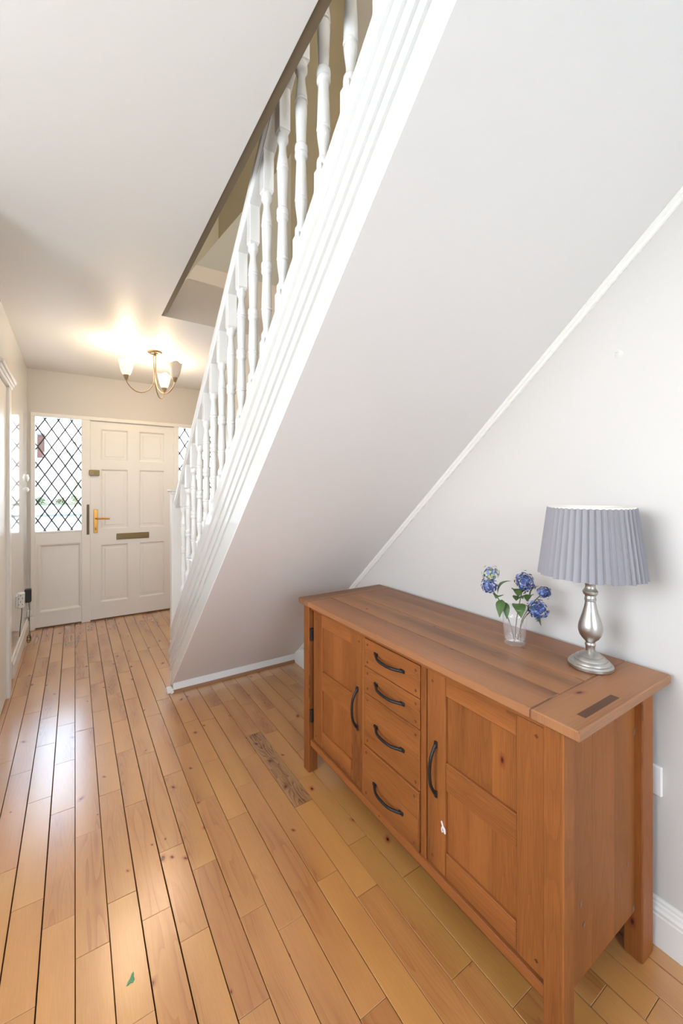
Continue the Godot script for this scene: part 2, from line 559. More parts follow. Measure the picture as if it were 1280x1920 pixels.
# ---------------------------------------------------------------- floor of narrow boards
func floorboards() -> void:
	var fl := structure("floor", "worn honey-coloured hardwood strip floor with dark joints and knots", "floor")
	mb(); box(Vector3(-2.8, -0.2, DW - 0.02), Vector3(RW + 0.1, -0.014, 2.6))
	commit("subfloor", M.dark_gap, fl)
	# where the boards of a strip meet, read off the photograph
	var joints := {
		-4: [-3.40, -2.62], -3: [-4.08, -3.69, -3.11, -2.48, -1.87], -2: [-3.93, -2.99, -2.68, -2.22, -1.68, -1.34],
		-1: [-4.20, -3.74, -2.85, -2.46, -2.09, -1.56], 0: [-4.00, -3.48, -3.17, -2.73, -1.90, -1.41],
		1: [-3.76, -3.33, -2.91, -2.52, -2.10, -1.54, -1.16], 2: [-3.72, -3.10, -2.72, -2.39, -1.97, -1.42],
		3: [-3.87, -3.43, -2.97, -2.31, -1.65, -1.29], 4: [-3.60, -2.68, -2.08, -1.51, -1.02],
		5: [-3.80, -2.85, -2.28, -1.83, -1.26], 6: [-3.35, -2.49, -2.07, -1.66, -1.16], 7: [-2.45, -1.82, -0.85],
		8: [-2.58, -2.00, -1.76, -1.23], 9: [-2.6, -2.17, -1.57, -1.11], 10: [-2.5, -2.13, -1.71, -1.29, -0.78],
		11: [-2.36, -1.9, -1.08, -0.65], 12: [-2.17, -1.6, -0.9], 13: [-2.4, -1.5, -0.54], 14: [-2.2, -1.3, -0.45]}
	var rest := SurfaceTool.new()
	rest.begin(Mesh.PRIMITIVE_TRIANGLES)
	grain = Vector3.BACK
	for k in range(-31, 17):
		var js: Array = [DW - 0.01]
		if joints.has(k):
			var first: float = joints[k][0]
			var z := DW + rng.randf_range(0.25, 0.6)
			while z < first - 0.25:
				js.append(z)
				z += rng.randf_range(0.35, 0.7)
			js.append_array(joints[k])
		var z2: float = js[-1] + rng.randf_range(0.35, 0.75)
		while z2 < 2.2:
			js.append(z2)
			z2 += rng.randf_range(0.35, 0.8)
		js.append(2.45)
		var gap := rng.randf_range(0.0009, 0.0016)
		if k in [-3, -2, -1, 2, 3]:
			gap = 0.0021
		for i in js.size() - 1:
			var z0: float = js[i]
			var z1: float = js[i + 1]
			var x0 := k * PITCH + 0.001 + gap
			var x1 := (k + 1) * PITCH + 0.001 - gap * 0.6
			var mid := (z0 + z1) * 0.5
			var shown := k >= -6 and z1 > -4.95 and mid < -0.15 and not (k >= 6 and z1 < -2.95) and not (k > 10 and mid < -1.9)
			shown = shown and (x0 > (z0 * -0.13) * -1.0 - 0.15)
			if x1 > RW:
				x1 = RW + 0.01
			if x0 > RW - 0.01:
				continue
			var kind: String = "board_plain"
			var roll := rng.randf()
			if roll > 0.8:
				kind = "board_figured"
			if k == 9 and absf(z0 + 2.17) < 0.02:
				kind = "board_spalted"
			if k == 4 and absf(z0 + 1.51) < 0.02:
				kind = "board_figured"
			var v := rng.randf_range(0.93, 1.05)
			tint = Color(v, v * rng.randf_range(0.965, 1.015), v * rng.randf_range(0.93, 1.03))
			var len := z1 - z0
			var u0 := rng.randf_range(0.0, 0.9 if kind != "board_spalted" else 0.4)
			uvs = Vector2(1.0 if kind != "board_spalted" else 2.0, 1.0)
			uvo = Vector2((u0 + x1) * uvs.x, rng.randf_range(0.0, maxf(0.0, 1.0 - len)) - z0)
			var lift := rng.randf_range(-0.0005, 0.0004)
			var a := Vector3(x0, -0.014, z0 + 0.0006)
			var c := Vector3(x1, lift, z1 - 0.0006)
			if shown:
				mb(); box(a, c, 0.0009)
				commit("floorboard", M[kind], fl)
			else:
				st = rest
				box(a, c)
	org = fl.position
	st = rest
	var rs := commit("distant_floorboards", M.board_plain, fl)
	rs.set_meta("kind", "stuff")
	tint = Color.WHITE
	uvo = Vector2.ZERO
	uvs = Vector2.ONE
	grain = Vector3.UP
	# pale floor covering added out of view to bounce neutral light upward
	mb()
	box(Vector3(-1.6, -0.01, -2.1), Vector3(-0.7, 0.012, 2.45))
	box(Vector3(-0.7, -0.01, 0.3), Vector3(RW, 0.012, 2.45))
	commit("bounce_carpet", M.bounce_carpet, fl).set_meta("kind", "stuff")
	# a dab of green paint on one board
	mb()
	var c0 := Vector3(0.131, 0.0004, -1.267)
	var ring := PackedVector2Array()
	for i in 14:
		var a := TAU * i / 14.0
		var r := 0.007 + 0.003 * sin(a * 3.0 + 1.0)
		ring.append(Vector2(cos(a) * r, sin(a) * r * 2.0))
	prism(ring, c0, Vector3(0.85, 0, 0.5), Vector3(-0.5, 0, 0.85), Vector3(0, 0.0007, 0))
	commit("paint_spot", M.green_dab, fl)

# ---------------------------------------------------------------- front door with a leaded light each side
func mould_frame(x0: float, y0: float, x1: float, y1: float, z: float, w: float, dp: float) -> void:
	# a mitred moulding round a panel: slopes from the face z down to z - dp
	var o := [Vector3(x0, y0, z), Vector3(x1, y0, z), Vector3(x1, y1, z), Vector3(x0, y1, z)]
	var q := [Vector3(x0 + w, y0 + w, z - dp), Vector3(x1 - w, y0 + w, z - dp), Vector3(x1 - w, y1 - w, z - dp), Vector3(x0 + w, y1 - w, z - dp)]
	var m := []
	for i in 4:
		m.append(o[i].lerp(q[i], 0.45) + Vector3(0, 0, 0.0045))
	for i in 4:
		var j := (i + 1) % 4
		for pr in [[o, m], [m, q]]:
			var n: Vector3 = (pr[0][j] - pr[0][i]).cross(pr[1][i] - pr[0][i]).normalized()
			if n.z < 0.0:
				n = -n
			face([pr[0][i], pr[0][j], pr[1][j], pr[1][i]], n)

func front_door() -> void:
	var wm: Material = M.white_satin
	# frame
	var zf := DW + 0.012
	var fr := structure("trim_1", "white painted timber frame round the front door and side lights", "door frame", Vector3(0.5, 0, DW))
	for r in [[-0.36, -0.322], [0.056, 0.1345], [0.9435, 0.997], [1.372, 1.408]]:
		mb(); box(Vector3(r[0], 0.0, DW - 0.12), Vector3(r[1], 2.075, zf), 0.004)
		commit("jamb", wm, fr)
	mb(); box(Vector3(-0.36, 2.072, DW - 0.12), Vector3(1.408, 2.112, zf + 0.004), 0.004)
	commit("head", wm, fr)
	mb(); box(Vector3(0.128, 2.072, zf), Vector3(0.95, 2.09, zf + 0.02), 0.004)
	commit("stop_bead", wm, fr)
	mb(); box(Vector3(-0.36, -0.02, DW - 0.12), Vector3(1.408, 0.012, DW - 0.01), 0.003)
	commit("threshold", M.bronze, fr)
	# door leaf: six panels
	var zd := DW + 0.002
	var dr := structure("door_1", "white six-panel front door with brass letterbox and lever handle", "door", Vector3(0.54, 0, DW))
	var xs := [[0.219, 0.489], [0.58, 0.853]]
	var ys := [[0.178, 0.79], [0.942, 1.58], [1.66, 2.0]]
	mb()
	for r in [[0.133, 0.219], [0.489, 0.58], [0.853, 0.945]]:
		box(Vector3(r[0], 0.014, zd - 0.044), Vector3(r[1], 2.07, zd))
	for x in xs:
		for r in [[0.014, 0.178], [0.79, 0.942], [1.58, 1.66], [2.0, 2.07]]:
			box(Vector3(x[0], r[0], zd - 0.044), Vector3(x[1], r[1], zd))
	commit("door_frame", wm, dr)
	for x in xs:
		for y in ys:
			mb()
			box(Vector3(x[0], y[0], zd - 0.036), Vector3(x[1], y[1], zd - 0.013))
			mould_frame(x[0], y[0], x[1], y[1], zd, 0.022, 0.012)
			box(Vector3(x[0] + 0.045, y[0] + 0.045, zd - 0.02), Vector3(x[1] - 0.045, y[1] - 0.045, zd - 0.009), 0.004)
			commit("panel", wm, dr)
	mb(); box(Vector3(0.37, 0.829, zd), Vector3(0.686, 0.893, zd + 0.009), 0.003)
	var lb := commit("letterbox", M.old_brass, dr)
	mb(); box(Vector3(0.385, 0.84, zd + 0.008), Vector3(0.671, 0.882, zd + 0.014), 0.003)
	commit("flap", M.old_brass, lb)
	mb(); box(Vector3(0.122, 1.505, zd), Vector3(0.214, 1.562, zd + 0.03), 0.004)
	var lk := commit("night_latch", M.old_brass, dr)
	mb()
	lathe([Vector2(0.012, 0.0), Vector2(0.011, 0.013), Vector2(0.0, 0.014)], org, 14)
	var kn := commit("turn_knob", M.old_brass, lk)
	kn.transform = Transform3D(Basis(Vector3.RIGHT, PI / 2), Vector3(0.176, 1.533, zd + 0.03) - org)
	mb(); box(Vector3(0.162, 0.91, zd), Vector3(0.199, 1.155, zd + 0.009), 0.004)
	var pl := commit("handle_plate", M.brass, dr)
	mb()
	tube(curve([Vector3(0.181, 1.062, zd), Vector3(0.181, 1.062, zd + 0.035), Vector3(0.19, 1.062, zd + 0.048), Vector3(0.22, 1.062, zd + 0.05), Vector3(0.305, 1.058, zd + 0.045)], 4), 0.0085, 8)
	commit("lever", M.brass, pl)
	mb(); box(Vector3(0.174, 0.94, zd + 0.008), Vector3(0.187, 0.968, zd + 0.012), 0.002)
	commit("keyhole", M.old_brass, pl)
	mb(); box(Vector3(0.936, 1.78, zd - 0.002), Vector3(0.952, 1.88, zd + 0.012), 0.003)
	commit("hinge", M.white_satin, dr)
	# keep on the frame
	org = Vector3(0.112, 0.9, zf)
	mb(); box(Vector3(0.101, 0.898, zf), Vector3(0.124, 1.207, zf + 0.006), 0.002)
	tag(commit("strike_plate", M.bronze), "tall narrow bronze strike plate on the frame beside the door handle", "lock plate")
	side_light("window_1", "leaded diamond-pane side window left of the front door, over a panel", -0.324, 0.058)
	side_light("window_2", "leaded diamond-pane side window mostly hidden behind the balusters", 0.995, 1.374)

func side_light(nm: String, label: String, x0: float, x1: float) -> void:
	var zd := DW + 0.0
	var w := structure(nm, label, "window", Vector3((x0 + x1) * 0.5, 0, DW))
	var wm: Material = M.white_satin
	mb()
	box(Vector3(x0, 0.014, zd - 0.05), Vector3(x1, 0.16, zd))
	box(Vector3(x0, 0.82, zd - 0.05), Vector3(x1, 0.935, zd))
	box(Vector3(x0, 0.16, zd - 0.05), Vector3(x0 + 0.03, 0.82, zd))
	box(Vector3(x1 - 0.004, 0.16, zd - 0.05), Vector3(x1, 0.82, zd))
	commit("frame", wm, w)
	mb()
	box(Vector3(x0, 0.15, zd - 0.05), Vector3(x1, 0.83, zd - 0.014))
	mould_frame(x0 + 0.028, 0.158, x1 - 0.002, 0.822, zd + 0.006, 0.024, 0.018)
	commit("lower_panel", wm, w)
	mb(); box(Vector3(x0, 0.93, zd - 0.07), Vector3(x1, 0.95, zd + 0.004), 0.004)
	commit("sill_bead", wm, w)
	# leaded lattice
	var y0 := 0.945
	var y1 := 2.07
	var rect := PackedVector2Array([Vector2(x0, y0), Vector2(x1, y0), Vector2(x1, y1), Vector2(x0, y1)])
	var dx := 0.111
	var dy := 0.1815
	var ox := x0 + 0.02
	var oy := 1.055
	var zg := zd - 0.035
	for i in range(-14, 15):
		for sgn in [1.0, -1.0]:
			var c := Vector2(ox + i * dx, oy)
			var d := Vector2(dx, dy * sgn)
			var a := c - d * 16.0
			var b := c + d * 16.0
			var nrm := Vector2(-d.y, d.x).normalized() * 0.0062
			for pc in Geometry2D.intersect_polygons(PackedVector2Array([a - nrm, b - nrm, b + nrm, a + nrm]), rect):
				mb(); prism(pc, Vector3(0, 0, zg - 0.005 + 0.0005 * sgn), Vector3.RIGHT, Vector3.UP, Vector3(0, 0, 0.01))
				commit("lead_came", M.lead, w)
	for i in range(-8, 10):
		for j in range(-2, 16):
			var c := Vector2(ox + (i + 0.5 * (j & 1)) * dx, oy + (j - 1) * dy * 0.5)
			var dia := PackedVector2Array([c + Vector2(dx * 0.5, 0), c + Vector2(0, dy * 0.5), c - Vector2(dx * 0.5, 0), c - Vector2(0, dy * 0.5)])
			for pc in Geometry2D.intersect_polygons(dia, rect):
				mb(); prism(pc, Vector3(0, 0, zg - 0.0015), Vector3.RIGHT, Vector3.UP, Vector3(0, 0, 0.003))
				commit("pane", M.pane_glass, w)

func left_door() -> void:
	var d := structure("door_2", "white door casing with a moulded head at the hall's edge", "door", Vector3(LW, 0, -3.4))
	mb(); box(Vector3(LW, 0.0, -3.50), Vector3(-0.355, 2.03, -3.40), 0.004)
	commit("casing", M.white_satin, d)
	mb()
	box(Vector3(LW, 2.03, -3.52), Vector3(-0.350, 2.05, -2.92), 0.003)
	box(Vector3(LW, 2.05, -3.53), Vector3(-0.342, 2.07, -2.92), 0.004)
	box(Vector3(LW, 2.07, -3.54), Vector3(-0.330, 2.09, -2.92), 0.005)
	commit("head_moulding", M.white_satin, d)
	mb(); box(Vector3(LW, 0.01, -3.40), Vector3(-0.372, 2.03, -2.95), 0.003)
	commit("door_leaf", M.white_satin, d)

# ---------------------------------------------------------------- staircase
func sill_y(z: float) -> float:        # lower edge of the outer string
	return 2.625 + SL * z

func staircase() -> void:
	var s := thing("staircase", "white painted open staircase with turned balusters rising over the sideboard", "staircase", Vector3(0.553, 0, -3.0))
	var g: Material = M.white_gloss
	var sat: Material = M.white_satin
	grain = Vector3.UP
	var xf := 0.547
	var z0 := -2.965
	var z1 := -0.06
	var up := Vector3(0, SL * (z1 - z0), z1 - z0)
	mb()
	prism(PackedVector2Array([Vector2(-0.04, 0), Vector2(0, 0), Vector2(0, 0.100), Vector2(-0.004, 0.103), Vector2(-0.004, 0.107), Vector2(0.005, 0.110),
		Vector2(0.005, 0.146), Vector2(0.0005, 0.149), Vector2(0.0005, 0.153), Vector2(0.010, 0.156), Vector2(0.010, 0.198), Vector2(0.0055, 0.201), Vector2(0.0055, 0.205),
		Vector2(0.015, 0.209), Vector2(0.015, 0.256), Vector2(0.009, 0.262), Vector2(0.009, 0.285), Vector2(-0.04, 0.285)]), Vector3(xf, sill_y(z0), z0), Vector3.LEFT, Vector3.UP, up)
	commit("string_board", M.string_paint, s)
	mb()
	prism(PackedVector2Array([Vector2(-0.10, 0.28), Vector2(0.012, 0.28), Vector2(0.012, 0.262), Vector2(0.022, 0.268), Vector2(0.022, 0.338), Vector2(0.014, 0.350), Vector2(-0.10, 0.350)]), Vector3(xf, sill_y(z0 + 0.1), z0 + 0.1), Vector3.LEFT, Vector3.UP, Vector3(0, SL * (z1 - z0 - 0.1), z1 - z0 - 0.1))
	commit("base_rail", M.string_paint, s)
	# handrail
	var zr := -2.99
	var hr := PackedVector2Array([Vector2(-0.022, 0.0), Vector2(0.022, 0.0), Vector2(0.022, 0.014), Vector2(0.031, 0.022), Vector2(0.033, 0.04), Vector2(0.026, 0.058), Vector2(0.010, 0.067), Vector2(-0.010, 0.067), Vector2(-0.026, 0.058), Vector2(-0.033, 0.04), Vector2(-0.031, 0.022), Vector2(-0.022, 0.014)])
	mb(); prism(hr, Vector3(0.6, 3.852 + SL * zr, zr), Vector3.LEFT, Vector3.UP, Vector3(0, SL * 2.5, 2.5))
	commit("handrail", g, s)
	# newel post at the foot
	mb(); box(Vector3(0.556, 0.0, -3.045), Vector3(0.626, 1.335, -2.975), 0.005)
	var nw := commit("newel_post", sat, s)
	mb()
	box(Vector3(0.546, 1.33, -3.055), Vector3(0.636, 1.345, -2.965), 0.004)
	box(Vector3(0.538, 1.345, -3.063), Vector3(0.644, 1.362, -2.957), 0.006)
	commit("newel_cap", sat, nw)
	# balusters: one is made, the others are copies
	org = Vector3.ZERO
	mb()
	var hb := 0.0205
	for b in [[-0.035, 0.196], [0.752, 0.905]]:
		box(Vector3(-hb, b[0], -hb), Vector3(hb, b[1], hb), 0.0015)
	# chamfered shoulders where square turns to round
	for e in [[0.196, 1.0], [0.752, -1.0]]:
		var base: float = e[0]
		var q := []
		var t := []
		for cx in [[-1, -1], [1, -1], [1, 1], [-1, 1]]:
			q.append(Vector3(cx[0] * hb * 0.96, base, cx[1] * hb * 0.96))
			t.append(Vector3(cx[0] * 0.0135, base + e[1] * 0.014, cx[1] * 0.0135))
		for i in 4:
			var j := (i + 1) % 4
			var n: Vector3 = (q[j] - q[i]).cross(t[i] - q[i]).normalized()
			if n.dot(q[i] + q[j] - Vector3(0, base * 2, 0)) < 0.0:
				n = -n
			face([q[i], q[j], t[j], t[i]], n)
	var pr := [Vector2(0.0185, 0.196), Vector2(0.0203, 0.208), Vector2(0.0205, 0.216), Vector2(0.0198, 0.224), Vector2(0.0165, 0.229), Vector2(0.0135, 0.236), Vector2(0.0125, 0.246), Vector2(0.0138, 0.26), Vector2(0.0168, 0.28), Vector2(0.0188, 0.297), Vector2(0.0192, 0.306), Vector2(0.0175, 0.309), Vector2(0.0205, 0.313), Vector2(0.0205, 0.319), Vector2(0.0178, 0.322), Vector2(0.0192, 0.326), Vector2(0.019, 0.345), Vector2(0.0172, 0.395), Vector2(0.0155, 0.444),
		Vector2(0.0185, 0.447), Vector2(0.0205, 0.452), Vector2(0.0205, 0.461), Vector2(0.0183, 0.465), Vector2(0.0205, 0.469), Vector2(0.0205, 0.484), Vector2(0.0185, 0.489), Vector2(0.0155, 0.492)]
	var top := []
	for p in pr.slice(0, 19):
		top.append(Vector2(p.x, 0.944 - p.y))
	top.reverse()
	pr.append_array(top)
	lathe(pr, Vector3.ZERO, 20, 0.82)
	var bal := commit("baluster", g, s)
	for i in range(-3, 15):
		var z := -0.875 - 0.1385 * i
		var o: MeshInstance3D = bal if i == -3 else bal.duplicate()
		if i > -3:
			o.name = "baluster"
			s.add_child(o, true)
		o.position = Vector3(0.6, 2.974 + SL * z, z) - s.position
	org = s.position
	# treads and risers
	for n in 12:
		var zn := -3.09 + 0.2475 * n
		var y := 0.2177 * (n + 1)
		mb(); box(Vector3(0.586, y - 0.028, zn), Vector3(RW - 0.002, y, zn + 0.275), 0.006)
		commit("tread", sat, s)
		mb(); box(Vector3(0.586, y - 0.2177, zn + 0.022), Vector3(RW - 0.002, y - 0.028, zn + 0.036))
		commit("riser", sat, s)
	# sloping plaster underside
	mb()
	prism(PackedVector2Array([Vector2(-2.94, 2.6195 + SL * -2.94), Vector2(-0.1, 2.6195 + SL * -0.1), Vector2(-0.1, 2.638 + SL * -0.1), Vector2(-2.94, 2.638 + SL * -2.94)]), Vector3(0.5475, 0, 0), Vector3.BACK, Vector3.UP, Vector3(RW - 0.5475, 0, 0))
	var so := commit("soffit", M.soffit_paint, s)
	so.set_meta("label", "wide sloping white plaster underside of the stair")

func trims() -> void:
	# thin bead where the sloping soffit meets the wall
	org = Vector3(RW, 0, -2.0)
	mb()
	prism(PackedVector2Array([Vector2(0, 0.004), Vector2(0.010, 0.004), Vector2(0.016, -0.002), Vector2(0.016, -0.016), Vector2(0.010, -0.022), Vector2(0.009, -0.030), Vector2(0.004, -0.034), Vector2(0, -0.034)]), Vector3(RW, 2.62 + SL * -2.93, -2.93), Vector3.LEFT, Vector3.UP, Vector3(0, SL * 2.83, 2.83))
	shell_piece("trim_2", "thin white bead running up the wall under the sloping soffit", "trim", M.white_satin)
	# lining under the edge of the stair opening
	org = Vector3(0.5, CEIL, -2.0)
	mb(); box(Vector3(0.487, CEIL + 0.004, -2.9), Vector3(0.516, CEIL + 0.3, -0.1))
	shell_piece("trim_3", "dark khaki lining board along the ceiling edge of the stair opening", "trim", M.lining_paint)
	# closing wall and baseboard under the soffit
	org = Vector3.ZERO
	mb(); box(Vector3(0.586, -0.02, -2.96), Vector3(RW, 0.09, -2.925))
	shell_piece("wall_under_stair", "low end wall under the foot of the stair", "wall", M.wall_paint)
	org = Vector3(1.0, 0, -2.91)
	mb(); box(Vector3(0.552, 0.0, -2.925), Vector3(RW, 0.098, -2.905), 0.003)
	var bs := shell_piece("baseboard_stair", "white baseboard closing the space under the stair foot", "baseboard", M.white_satin)
	var quad := PackedVector2Array([Vector2(0, 0)])
	for i in 7:
		var a := PI / 2 * i / 6.0
		quad.append(Vector2(cos(a), sin(a)) * 0.016)
	mb(); prism(quad, Vector3(0.545, 0, -2.905), Vector3.BACK, Vector3.UP, Vector3(RW - 0.545, 0, 0))
	commit("quadrant_moulding", M.quadrant_wood, bs).set_meta("label", "brown wooden quadrant moulding")
	mb(); prism(quad, Vector3(0.552, 0, -2.96), Vector3.LEFT, Vector3.UP, Vector3(0, 0, 0.07))
	box(Vector3(0.512, 0, -2.95), Vector3(0.55, 0.03, -2.9), 0.004)
	commit("quadrant_end", M.white_satin, bs)
	# moulded baseboard along the right wall
	org = Vector3(RW, 0, -1.0)
	mb()
	prism(PackedVector2Array([Vector2(0, 0), Vector2(0.020, 0), Vector2(0.020, 0.092), Vector2(0.016, 0.095), Vector2(0.016, 0.098), Vector2(0.019, 0.101), Vector2(0.019, 0.106), Vector2(0.014, 0.112), Vector2(0.012, 0.120), Vector2(0.008, 0.123), Vector2(0.008, 0.130), Vector2(0.005, 0.136), Vector2(0, 0.136)]), Vector3(RW, 0, -2.9), Vector3.LEFT, Vector3.UP, Vector3(0, 0, 5.3))
	shell_piece("baseboard_right", "moulded white baseboard along the wall behind the sideboard", "baseboard", M.white_satin)
	org = Vector3(LW, 0, -4.3)
	mb()
	prism(PackedVector2Array([Vector2(0, 0), Vector2(0.018, 0), Vector2(0.018, 0.095), Vector2(0.012, 0.105), Vector2(0.008, 0.125), Vector2(0, 0.13)]), Vector3(LW, 0, DW), Vector3.RIGHT, Vector3.UP, Vector3(0, 0, 1.2))
	shell_piece("baseboard_left", "white baseboard along the glossy left wall of the hall", "baseboard", M.white_satin)
	org = Vector3(-0.4, 0, DW)
	mb(); box(Vector3(LW + 0.019, 0, DW), Vector3(-0.325, 0.13, DW + 0.03), 0.004)
	shell_piece("baseboard_front", "short white baseboard block in the corner beside the side window", "baseboard", M.white_satin)

# ---------------------------------------------------------------- sideboard
func wbox(a: Vector3, c: Vector3, g: Vector3, v := 1.0, b := 0.002) -> void:     # a piece of wood with its own bit of grain
	grain = g
	var k := v * rng.randf_range(0.93, 1.06)
	tint = Color(k, k * rng.randf_range(0.96, 1.02), k * rng.randf_range(0.92, 1.03))
	uvs = Vector2(2.0, 0.7)
	uvo = Vector2(rng.randf(), rng.randf())
	box(a, c, b)

func bow_handle(a: Vector3, c: Vector3, nm: String, parent: Node) -> void:   # black iron bow between two flattened feet, standing out to -x
	tint = Color.WHITE
	mb()
	var d := (c - a).normalized()
	var sagd := Vector3(-0.030, 0, 0)
	var m := (a + c) * 0.5
	var pts := curve([a + Vector3(-0.004, 0, 0), a + d * 0.012 + Vector3(-0.012, 0, 0), a.lerp(c, 0.25) + sagd * 0.85, m + sagd, a.lerp(c, 0.75) + sagd * 0.85, c - d * 0.012 + Vector3(-0.012, 0, 0), c + Vector3(-0.004, 0, 0)], 5)
	tube(pts, 0.0052, 8)
	for e in [[a, 1.0], [c, -1.0]]:
		var p: Vector3 = e[0]
		var s := Vector3(0.007, 0.022, 0.022)
		boxt(Transform3D(Basis(), p + Vector3(-0.003, 0, 0)), Vector3(0.006, 0.012 + 0.010 * absf(d.y), 0.012 + 0.010 * absf(d.z)), 0.002)
	commit(nm, M.iron, parent)

func sideboard() -> void:
	var s := thing("sideboard", "worn orange-brown oak sideboard with two doors, four drawers and iron handles", "sideboard", Vector3(1.19, 0, -1.14))
	var oak: Material = M.oak
	var X := Vector3.RIGHT
	var Y := Vector3.UP
	var Z := Vector3.BACK
	# top: planks along the length between two crosswise end boards
	var ty0 := 0.800
	var ty1 := 0.825
	var xw := [0.930, 1.062, 1.192, 1.318, 1.442]
	var top := part("top", s)
	for i in 4:
		mb(); wbox(Vector3(xw[i] + 0.0004, ty0, -1.718), Vector3(xw[i + 1] - 0.0004, ty1, -0.583), Z, 1.0, 0.0022)
		commit("plank", M.oak_top, top)
	for r in [[-1.815, -1.7184], [-0.5826, -0.466]]:
		mb(); wbox(Vector3(xw[0], ty0, r[0]), Vector3(xw[4], ty1, r[1]), X, 1.0, 0.0025)
		commit("end_board", M.oak_top, top)
	tint = Color.WHITE
	mb(); tint = Color(0.30, 0.27, 0.27); grain = X
	box(Vector3(1.0, ty1 - 0.004, -0.507), Vector3(1.17, ty1 + 0.0006, -0.487))
	commit("inlay", M.oak_top, top).set_meta("label", "dark wooden inlay strip let into the end board")
	# legs run the full height as corner posts
	for lx in [[0.938, 0.988], [1.357, 1.428]]:
		for lz in [[-1.775, -1.725], [-0.555, -0.505]]:
			mb(); wbox(Vector3(lx[0], 0.0, lz[0]), Vector3(lx[1], ty0, lz[1]), Y, 1.0, 0.003)
			commit("leg", oak, s)
	# carcass
	for r in [[-1.765, -1.745], [-0.545, -0.525]]:
		for i in 3:
			var a := 0.988 + i * 0.123
			mb(); wbox(Vector3(a + 0.0003, 0.14, r[0]), Vector3(a + 0.1227, ty0, r[1]), Y, 0.86, 0.0006)  # end panels tinted darker, the shade on the ends put into the colour
			commit("side_panel", oak, s)
	mb(); wbox(Vector3(1.41, 0.14, -1.725), Vector3(1.422, ty0, -0.555), Z)
	commit("back_panel", oak, s)
	mb(); wbox(Vector3(0.965, 0.15, -1.725), Vector3(1.41, 0.165, -0.555), Z)
	commit("bottom_panel", oak, s)
	mb(); wbox(Vector3(0.948, 0.128, -1.725), Vector3(0.972, 0.160, -0.555), Z)
	commit("bottom_rail", oak, s)
	mb(); wbox(Vector3(0.950, 0.782, -1.725), Vector3(0.972, ty0, -0.555), Z)
	commit("top_rail", oak, s)
	for r in [[-1.308, -1.293], [-0.982, -0.958]]:
		mb(); wbox(Vector3(0.952, 0.16, r[0]), Vector3(1.40, 0.782, r[1]), Y)
		commit("divider", oak, s)
	# doors
	sb_door(s, -1.706, -1.311, -1.342, 0.83)
	sb_door(s, -0.955, -0.558, -0.915, -0.83)
	# drawers
	var dy := [0.163, 0.363, 0.565, 0.668, 0.779]
	var hy := [0.247, 0.462, 0.622, 0.735]
	for i in 4:
		var dr := part("drawer", s)
		var fx := 0.951 if i > 0 else 0.945
		mb()
		wbox(Vector3(fx, dy[i] + 0.0015, -1.291), Vector3(fx + 0.022, lerpf(dy[i], dy[i + 1], 0.56), -0.985), Z, 0.98)
		wbox(Vector3(fx, lerpf(dy[i], dy[i + 1], 0.56), -1.291), Vector3(fx + 0.022, dy[i + 1] - 0.0015, -0.985), Z, 1.05)
		commit("drawer_front", oak, dr)
		mb(); wbox(Vector3(fx + 0.022, dy[i] + 0.01, -1.28), Vector3(1.38, dy[i + 1] - 0.012, -0.995), X)
		commit("drawer_box", oak, dr)
		tint = Color(0.5, 0.44, 0.4)
		for z in [-1.272, -1.004]:
			for y in [dy[i] + 0.022, dy[i + 1] - 0.022]:
				mb()
				boxt(Transform3D(Basis(Vector3.RIGHT, PI / 4), Vector3(fx, y, z)), Vector3(0.003, 0.009, 0.009), 0.001)
				commit("peg", oak, dr)
		bow_handle(Vector3(fx, hy[i] + 0.004, -1.216), Vector3(fx, hy[i] - 0.004, -1.068), "handle", dr)
	tint = Color.WHITE
	uvs = Vector2.ONE
	uvo = Vector2.ZERO
	# fluff and cobwebs caught on the end of the sideboard
	for q in [[1.052, 0.33, 0.008], [1.068, 0.27, 0.007], [1.31, 0.30, 0.008], [1.35, 0.66, 0.011], [1.345, 0.155, 0.010]]:
		var web := []
		for i in 9:
			var t := i * 2.1
			web.append(Vector3(q[0] + q[2] * 0.6 * cos(t), q[1] + q[2] * sin(t * 1.3), -0.5235 + 0.0015 * sin(t * 3.0)))
		mb(); tube(curve(web, 3), 0.0004, 4)
		commit("dust_fluff", M.fluff, s)
	# a smear of pale paint on the stile of the right door
	mb()
	var pts := []
	for i in 9:
		var a := -0.6 + i * 0.62
		pts.append(Vector3(0.9535, 0.307 + 0.0085 * sin(a), -0.884 + 0.0065 * cos(a)))
	pts.push_front(Vector3(0.9535, 0.330, -0.892))
	tube(curve(pts, 3), 0.0028, 5)
	commit("paint_mark", M.paint_dab, s)

